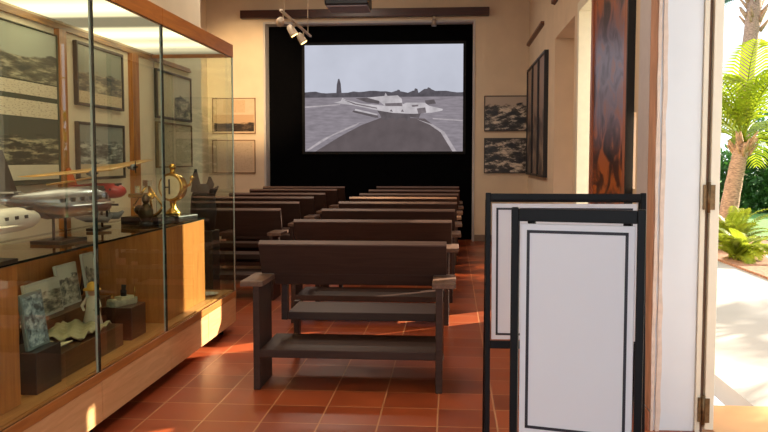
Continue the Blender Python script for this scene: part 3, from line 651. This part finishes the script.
for i, (lx, ly, W, H, la) in enumerate(((-2.33, 4.62, .42, .21, 'framed paper nearest the black box on the riser, behind the chart'), (-2.36, 5.0, .28, .26, 'framed paper with a pale border in the middle of the riser'), (-2.33, 5.26, .17, .3, 'narrow framed paper on the riser beside the far plinth'))):
    easel_picture(la, (lx, ly, DZ+.2005), PI/2, W, H, photo('paper_%d' % i, (206, 206, 184), (70, 74, 66), (150, 148, 126), (210, 206, 184), 5, .7, 1.1+i*4), plain('pale silver frame', (196, 194, 178), .3))
t = thing('costume_doll', 'small doll with a yellow hat and pale dress standing in the case', 'doll', (-2.1, 4.71, DZ+.1305))
MB().tube([(0, 0, 0), (0, 0, .1), (0, 0, .15), (0, 0, .18)], [.06, .038, .034, .014], 16).build('dress', plain('ivory cloth', (212, 200, 172), .8), t)
MB().ball((0, 0, .2), .026).build('head', plain('doll skin', (196, 150, 118), .5), t)
mb = MB(); mb.tube([(0, 0, .212), (0, 0, .22), (0, 0, .224), (0, 0, .25), (0, 0, .262)], [.052, .05, .032, .026, .006], 18); mb.build('hat', plain('yellow straw', (222, 166, 60), .7), t)
mb = MB()
for s in (-1, 1): mb.tube([(s*.03, 0, .165), (s*.055, -.02, .12), (s*.03, -.05, .1)], [.012, .01, .008], 8)
mb.build('arm', plain('ivory cloth', (212, 200, 172), .8), t)
t = thing('white_flower_pin', 'tiny white flower ornament left of the doll', 'ornament', (-2.22, 4.16, DZ+.1305), 0)
mb = MB()
for k in range(5): mb.ball((.02*math.cos(k*1.257), 0, .115+.02*math.sin(k*1.257)), .013, n=8)
mb.build('petals', plain('white enamel', (236, 232, 224), .3), t); MB().tube([(0, .004, 0), (0, .004, .1)], .004, 6).build('stem', BRASS, t)
# dark box with a small model on top, next to the far plinth
plinth_box('large dark brown box in front of the far oak plinth carrying a small model boat', (-2.04, 5.03, DZ), .19, .24, .2, wood('dark mahogany', (46, 26, 16), (70, 42, 26), .3, 'y'))
t = thing('model_boat', 'small grey model boat with a black funnel on the dark brown box', 'model boat', (-2.04, 5.03, DZ+.2005), 1.2)
mb = MB(); mb.prism([(-.12, 0, 0), (-.11, -.04, .0), (.07, -.04, 0), (.125, 0, 0), (.07, .04, 0), (-.11, .04, 0)], (0, 0, .035)); mb.build('hull', plain('grey green paint', (150, 148, 122), .5, var=.15, scale=40), t, bevel=.004)
mb = MB(); mb.box((-.05, -.03, .035), (.06, .03, .055)); mb.box((-.12, -.02, .035), (-.08, .02, .048)); mb.build('deckhouse', plain('cream paint', (190, 178, 140), .5), t, bevel=.002)
MB().tube([(0, 0, .055), (0, 0, .09), (0, 0, .1), (.004, 0, .125)], [.018, .02, .014, .016], 12).build('funnel', BLACKM, t)
mb = MB(); mb.tube([(.1, 0, .035), (.1, 0, .1)], .003, 6); mb.tube([(-.1, 0, .035), (-.1, 0, .08)], .003, 6); mb.build('mast', BRASS, t)
# pale plate on the ledge at the end
t = MB(); t.tube([(0, 0, 0), (0, 0, .008), (0, 0, .018)], [.03, .07, .09], 20); o = t.build('shallow_dish', plain('pale china', (214, 206, 190), .3)); o.location = (-1.98, 6.62, DZ); tag(o, 'shallow pale dish on the deck at the far end of the case', 'dish')

# dark object standing beyond the end of the case
t = thing('dark_sculpture', 'dark twin-pointed sculpture on a stand beyond the far end of the glass case', 'sculpture', (-3.02, 9.05-.32+8.62-9.05+.0, 0))
t.location = (-2.36, 7.8, 0)
MB().box((-.12, -.12, 0), (.12, .12, .78)).build('stand', plain('dark stand', (40, 30, 26), .5), t, bevel=.006)
mb = MB()
mb.tube([(0, 0, .78), (0, 0, .95), (0, 0, 1.1), (0, 0, 1.22)], [.11, .13, .12, .07], 14, sq=(1, .6))
mb.tube([(-.06, 0, 1.15), (-.075, 0, 1.28), (-.07, 0, 1.36)], [.06, .035, .012], 10); mb.tube([(.06, 0, 1.12), (.07, 0, 1.22), (.065, 0, 1.29)], [.06, .04, .014], 10)
mb.tube([(.06, 0, 1.08), (.11, 0, 1.16), (.15, 0, 1.2)], [.04, .025, .008], 8)
mb.build('body', plain('near black bronze', (26, 19, 20), .6), t)

# ------------------------------------------------------------------ A-frame sign boards
BOARD = plain('white sign board', (226, 231, 242), .45, var=.008, scale=3)
BORD = plain('navy black border line', (34, 34, 48), .5)
def sign(label, loc, rz, W, H, tw, bar, panel, lean, rear, inset, cross):
    """origin: floor, middle of the front frame top line"""
    t = thing('sign_stand', label, 'sign', loc, rz, 'folding sign stands by the entrance')
    def fr(y, z): return y
    M = Matrix.Translation((0, 0, H)) @ Matrix.Rotation(lean, 4, 'X')      # hangs down from the top line
    for s in (-1, 1):
        x0, x1 = sorted((s*W/2, s*(W/2-tw)))
        MB().box((x0, -.012, -H/math.cos(lean)+.004), (x1, .012, .004), M=M).build('leg', BLACKM, t, bevel=.003)
    o = MB().box((-W/2+tw, -.011, -bar), (W/2-tw, .011, 0), M=M).build('top_bar', BLACKM, t, bevel=.002)
    if cross: MB().box((-W/2+tw, -.01, cross-.035-H), (W/2-tw, .01, cross-H), M=M).build('cross_bar', BLACKM, t, bevel=.002)
    M2 = Matrix.Translation((0, .03, H)) @ Matrix.Rotation(-rear, 4, 'X') if False else Matrix.Translation((0, .03, H)) @ Matrix.Rotation(rear, 4, 'X')
    for s in (-1, 1):
        x0, x1 = sorted((s*(W/2-inset), s*(W/2-inset-tw)))
        MB().box((x0, -.01, -H/math.cos(rear)+.004), (x1, .01, -.03), M=M2).build('leg', BLACKM, t, bevel=.003)
    MB().box((-W/2+inset+tw, -.01, -.04), (W/2-inset-tw, .01, -.015), M=M2).build('rear_bar', BLACKM, t, bevel=.002)
    pu0, pu1, pv0, pv1 = panel
    p = MB().box((pu0, -.006, pv0-H), (pu1, .006, pv1-H), M=M).build('panel', BOARD, t, bevel=.002)
    bo, bw = .02, .0095
    mb = MB()
    for a in ((pu0+bo, pv0+bo, pu0+bo+bw, pv1-bo), (pu1-bo-bw, pv0+bo, pu1-bo, pv1-bo), (pu0+bo, pv0+bo, pu1-bo, pv0+bo+bw), (pu0+bo, pv1-bo-bw, pu1-bo, pv1-bo)):
        mb.box((a[0], -.0075, a[1]-H), (a[2], -.0055, a[3]-H), M=M)
    mb.build('border_line', BORD, p)
    return t
# front board: left upright at x .198, y 2.75, right at .602, 2.64
ang = math.atan2(-.11, .404)
sign('nearer white board with a dark border line in a black folding sign frame', (.4, 2.695, 0), ang, .419, 1.292, .025, .041, (-.1785, .1795, .548, 1.243), 0.0, .32, .045, None)
sign('farther and wider sign stand of the two, mostly hidden behind the nearer white board', (.523, 3.9, 0), 0, .728, 1.294, .024, .03, (-.335, .325, .618, 1.248), -.06, .14, 0.0, .611)

# ------------------------------------------------------------------ projector and track lights
t = thing('ceiling_projector', 'dark projector hanging from the ceiling above the benches', 'projector', (-1.0, 8.0, 2.925))
MB().box((-.215, 0, 0), (.205, .36, .2)).build('housing', plain('black plastic', (22, 21, 24), .4), t, bevel=.012)
MB().box((-.2, .015, -.02), (.195, .375, .0)).build('bottom_plate', plain('grey lilac plastic', (120, 108, 114), .4), t, bevel=.006)
mb = MB()
for k in range(6): mb.box((-.09+.03*k, -.004, .05), (-.075+.03*k, .001, .15))
mb.build('vent', plain('dark grey grille', (50, 48, 50), .5), t)
MB().tube([(0, .18, .2), (0, .18, CZ-2.925)], .025, 12).build('mount_pole', BLACKM, t)
MB().tube([(0, .36, .08), (0, .4, .08)], .045, 18).build('lens', plain('lens glass', (20, 22, 30), .1), t)
# rail
RX, RZ = -1.925, 3.13
t = thing('track_light', 'white track rail with three small spotlights left of the projector', 'track light', (RX, 10.4, RZ))
WH = plain('white enamel fitting', (206, 190, 168), .4)
MB().box((-.016, -1.0, -.012), (.016, 1.0, .012)).build('rail', WH, t, bevel=.003)
for y in (-.8, .8): MB().tube([(0, y, .012), (0, y, CZ-RZ)], .006, 8).build('hanger_rod', WH, t)
AIM = [Vector((-.31, 1, -.05)).normalized(), Vector((1.25, .25, -2.1)).normalized(), Vector((1.2, .1, -2.0)).normalized()]
for (y, a) in zip((-.86, -.2, .45), AIM):
    p = Vector((-.03, y, -.1))
    mb = MB(); mb.tube([(0, y, -.012), (0, y, -.06), p], .01, 8); mb.tube([p-a*.07, p-a*.04, p+a*.05, p+a*.07], [.02, .042, .05, .052], 16)
    h = mb.build('spotlight', WH, t)
    mb = MB(); mb.tube([p+a*.0705, p+a*.0735], .044, 16); mb.build('lamp_lens', emis('warm lamp lens', (255, 214, 130), 6), h)
    light('spot_beam', 'SPOT', Vector(t.location)+p+a*.11, 1500 if y < -.5 else 420, (1, .70, .36), a, spot_size=math.radians(28 if y < -.5 else 40), spot_blend=.8, shadow_soft_size=.04)
t = thing('wall_spotlight', 'tiny pale spotlight under the beam above the right part of the screen', 'spotlight', (-.318, YB-.07, 3.955))
MB().tube([(0, 0, 0), (0, 0, -.05)], .02, 10).build('mount', WH, t); mb = MB(); mb.tube([(0, 0, -.05), (0, -.01, -.09), (0, -.02, -.17)], [.03, .042, .045], 14); mb.build('lamp_head', plain('grey metal fitting', (150, 138, 128), .4), t)

# ------------------------------------------------------------------ outside
def ground(name, lab, a, b_, m): return struct(name, MB().box(a, b_), m, lab)
ground('ground_porch', 'tan porch floor outside the door', (1.41, -1.5, -.1), (3.2, 5.0, 0), plain('tan stone', (206, 152, 96), .6, var=.06, scale=4))
ground('ground_entrance', 'tan floor at the door sill', (1.34, -1.5, -.1), (1.41, 4.5, 0), plain('tan stone', (206, 152, 96), .6, var=.06, scale=4))
ground('ground_pavement', 'pale concrete pavement outside', (1.8, -12, -.16), (3.86, 60, -.012), plain('pale concrete', (160, 158, 155), .9, var=.02, scale=2, bump=.02))
ground('ground_drive', 'pale concrete drive outside', (3.86, -12, -.16), (30, 9.4, -.012), plain('pale concrete', (160, 158, 155), .9, var=.02, scale=2, bump=.02))
ground('ground_bed', 'brown mulch bed', (3.86, 9.4, -.16), (5.6, 60, .02), plain('mulch', (150, 108, 84), .95, var=.35, scale=30, bump=.6))
ground('ground_lawn', 'green lawn', (5.6, 9.4, -.16), (60, 90, .03), plain('lawn grass', (96, 140, 66), .95, var=.25, scale=22, bump=.5))
def leafmat(name, rgb, var=.3):
    if name in MATS: return MATS[name]
    m, nt, b = nmat(name); c = lin(rgb)
    oi = nt.nodes.new('ShaderNodeTexCoord'); n = nt.nodes.new('ShaderNodeTexNoise'); n.inputs['Scale'].default_value = 6; nt.links.new(oi.outputs['Object'], n.inputs['Vector'])
    r = ramp(nt, [(.3, tuple(v*(1-var) for v in c)), (.7, tuple(min(1, v*(1+var)) for v in c))]); nt.links.new(n.outputs['Fac'], r.inputs[0])
    nt.links.new(r.outputs[0], b.inputs['Base Color']); b.inputs['Roughness'].default_value = .45
    tr = nt.nodes.new('ShaderNodeBsdfTranslucent'); nt.links.new(r.outputs[0], tr.inputs[0])
    mx = nt.nodes.new('ShaderNodeMixShader'); mx.inputs[0].default_value = .45
    nt.links.new(b.outputs[0], mx.inputs[1]); nt.links.new(tr.outputs[0], mx.inputs[2]); nt.links.new(mx.outputs[0], nt.nodes['Material Output'].inputs[0])
    MATS[name] = m; return m
def frond(mb, base, az, el, L, droop, leaf, n=26, w=.02, stem=.012):
    """one pinnate palm leaf: arching rachis with paired leaflets"""
    base = Vector(base); h = Vector((math.cos(az), math.sin(az), 0)); pts = []
    p = base.copy(); e = el
    for k in range(13):
        pts.append(p.copy()); p = p + (h*math.cos(e)+Vector((0, 0, math.sin(e))))*L/12; e -= droop/12*(.5+k/8)
    mb.tube(pts, [stem*(1-.8*k/12) for k in range(13)], 5)
    side = Vector((-h.y, h.x, 0))
    for k in range(n):
        f = .14+.86*k/(n-1); i = min(11, int(f*12)); q = pts[i].lerp(pts[i+1], f*12-i) if i < 12 else pts[-1]
        t = (pts[i+1]-pts[i]).normalized(); upn = side.cross(t)*-1
        l = leaf*(math.sin(PI*min(1, .12+f*.86))**.6)
        for s in (-1, 1):
            d = (side*s*.8+t*.75+upn*.25+Vector((0, 0, -.12))).normalized(); wv = t*w
            m_ = q+d*l*.55+Vector((0, 0, -.02*l)); e_ = q+d*l+Vector((0, 0, -.28*l))
            a0, a1, b0_, b1_, c0 = q-wv*.5, q+wv*.5, m_-wv*.6, m_+wv*.6, e_
            V = [mb.bm.verts.new(x) for x in (a0, a1, b1_, c0, b0_)]
            mb.bm.faces.new(V)
YG = leafmat('sunlit palm green', (150, 168, 36)); DG = leafmat('hedge green', (58, 100, 40)); MG = leafmat('fern green', (158, 172, 50)); BG = leafmat('blue green frond', (120, 150, 140))
TRUNK = plain('grey brown palm bark', (172, 140, 120), .9, var=.3, scale=16, bump=.6, stretch=(1, 1, 3))
def palm(label, loc, H, lean, rad, fr, leafm, Lf, leaf, seed, group='palm trees outside', els=None, boots=True, w=.03):
    rnd = random.Random(seed); t = thing('palm_tree', label, 'palm tree', loc, 0, group)
    pts = [Vector((lean[0]*(k/12)**1.4, lean[1]*(k/12), H*k/12)) for k in range(13)]
    MB().tube(pts, [rad*(1.25-.35*k/12+(.05 if k % 2 else 0)) for k in range(13)], 12).build('trunk', TRUNK, t)
    if boots:
        mb = MB()
        for k in range(22):
            a = rnd.uniform(0, 2*PI); z = H-rnd.uniform(0, .15)*H; c = pts[-1]+Vector((0, 0, z-H))
            mb.tube([c+Vector((math.cos(a), math.sin(a), 0))*rad*.7, c+Vector((math.cos(a)*rad*1.9, math.sin(a)*rad*1.9, rad*1.5))], [rad*.28, rad*.12], 5)
        mb.build('leaf_stub', plain('tan leaf stubs', (186, 150, 120), .9, var=.2), t)
    for k in range(fr):
        az = k*2.399+rnd.uniform(-.2, .2); el = els[k] if els else rnd.uniform(.1, 1.35)
        mb = MB(); frond(mb, pts[-1]+Vector((0, 0, .02)), az, el, Lf*rnd.uniform(.85, 1.1), rnd.uniform(.9, 1.5), leaf, n=26, w=w, stem=rad*.12)
        mb.build('frond', leafm, t)
    return t
palm('young palm with bright yellow green fronds beside the pavement', (4.78, 15.0, 0), 1.75, (.26, 0), .135, 19, YG, 2.0, .6, 3, w=.038, els=[(1.4, .5, 1.1, .2, .8)[k % 5] for k in range(26)])
palm('tall palm with a bare stubby top rising behind the young palm', (9.9, 30.0, 0), 6.9, (.45, 0), .26, 12, BG, 2.6, .7, 11)
palm('slender pale palm trunk behind the door edge', (7.15, 26.0, 0), 6.8, (-.05, 0), .13, 9, BG, 2.2, .6, 5)
palm('low palm beyond the right edge whose fronds shade the pavement', (7.9, 11.2, 0), 2.7, (.1, 0), .16, 13, YG, 2.0, .6, 17, els=[.15+.06*(k % 8) for k in range(13)])
palm('unseen low palm added beyond the right edge to shade the porch', (6.9, 7.4, 0), 2.4, (.1, 0), .16, 16, YG, 1.5, .6, 19, els=[.1+.06*(k % 8) for k in range(16)])  # out-of-view palm added to keep the sun off the porch
def shrub(name, label, cat, loc, sz, n, leaf, m, seed, group, stem=True):
    rnd = random.Random(seed); t = thing(name, label, cat, loc, 0, group)
    mb = MB()
    for k in range(n):
        u, v, w_ = rnd.uniform(-1, 1), rnd.uniform(-1, 1), rnd.uniform(0, 1)
        if name != 'hedge' and u*u+v*v+(w_*1.0)**2 > 1.25: continue
        p = Vector((u*sz[0]/2, v*sz[1]/2, w_*sz[2]*(1-.12*rnd.random())))
        d = Vector((rnd.gauss(0, 1), rnd.gauss(0, 1), rnd.gauss(.4, 1))).normalized(); e = d.orthogonal().normalized(); e.rotate(Matrix.Rotation(rnd.uniform(0, 6.28), 3, d))
        l = leaf*rnd.uniform(.6, 1.2); s2 = d.cross(e)
        mb.bm.faces.new([mb.bm.verts.new(x) for x in (p, p+e*l*.5+s2*l*.22, p+e*l, p+e*l*.5-s2*l*.22)])
    mb.build('foliage', m, t)
    mb = MB()
    for k in range(5): mb.tube([(rnd.uniform(-.2, .2)*sz[0], rnd.uniform(-.2, .2)*sz[1], 0), (rnd.uniform(-.4, .4)*sz[0], rnd.uniform(-.4, .4)*sz[1], sz[2]*.85)], [.025, .01], 6)
    mb.build('stem', TRUNK, t)
    return t
shrub('hedge', 'dark green hedge across the back of the garden', 'hedge', (10.3, 23.5, .03), (9, 1.6, 1.75), 9000, .24, DG, 2, None)
shrub('hedge', 'taller dark trees behind the garden hedge', 'hedge', (13.5, 27.5, .03), (8, 2, 3.0), 5000, .34, DG, 4, None)
def fern(label, loc, n, L, seed):
    rnd = random.Random(seed); t = thing('fern_plant', label, 'plant', loc, 0, 'bright ferns in the mulch bed')
    mb = MB()
    for k in range(n): frond(mb, (rnd.uniform(-.1, .1), rnd.uniform(-.1, .1), 0), rnd.uniform(0, 6.28), rnd.uniform(.5, 1.4), L*rnd.uniform(.7, 1.1), rnd.uniform(.8, 1.7), .17, n=20, w=.028, stem=.006)
    mb.build('foliage', MG, t)
fern('largest bright yellow green fern at the foot of the young palm', (4.55, 13.9, .02), 34, .95, 31)
fern('bright fern beside the door edge in front of the young palm', (4.12, 12.3, .02), 26, .62, 32)
fern('low bright fern at the right end of the mulch bed', (5.3, 12.0, .02), 22, .5, 33)
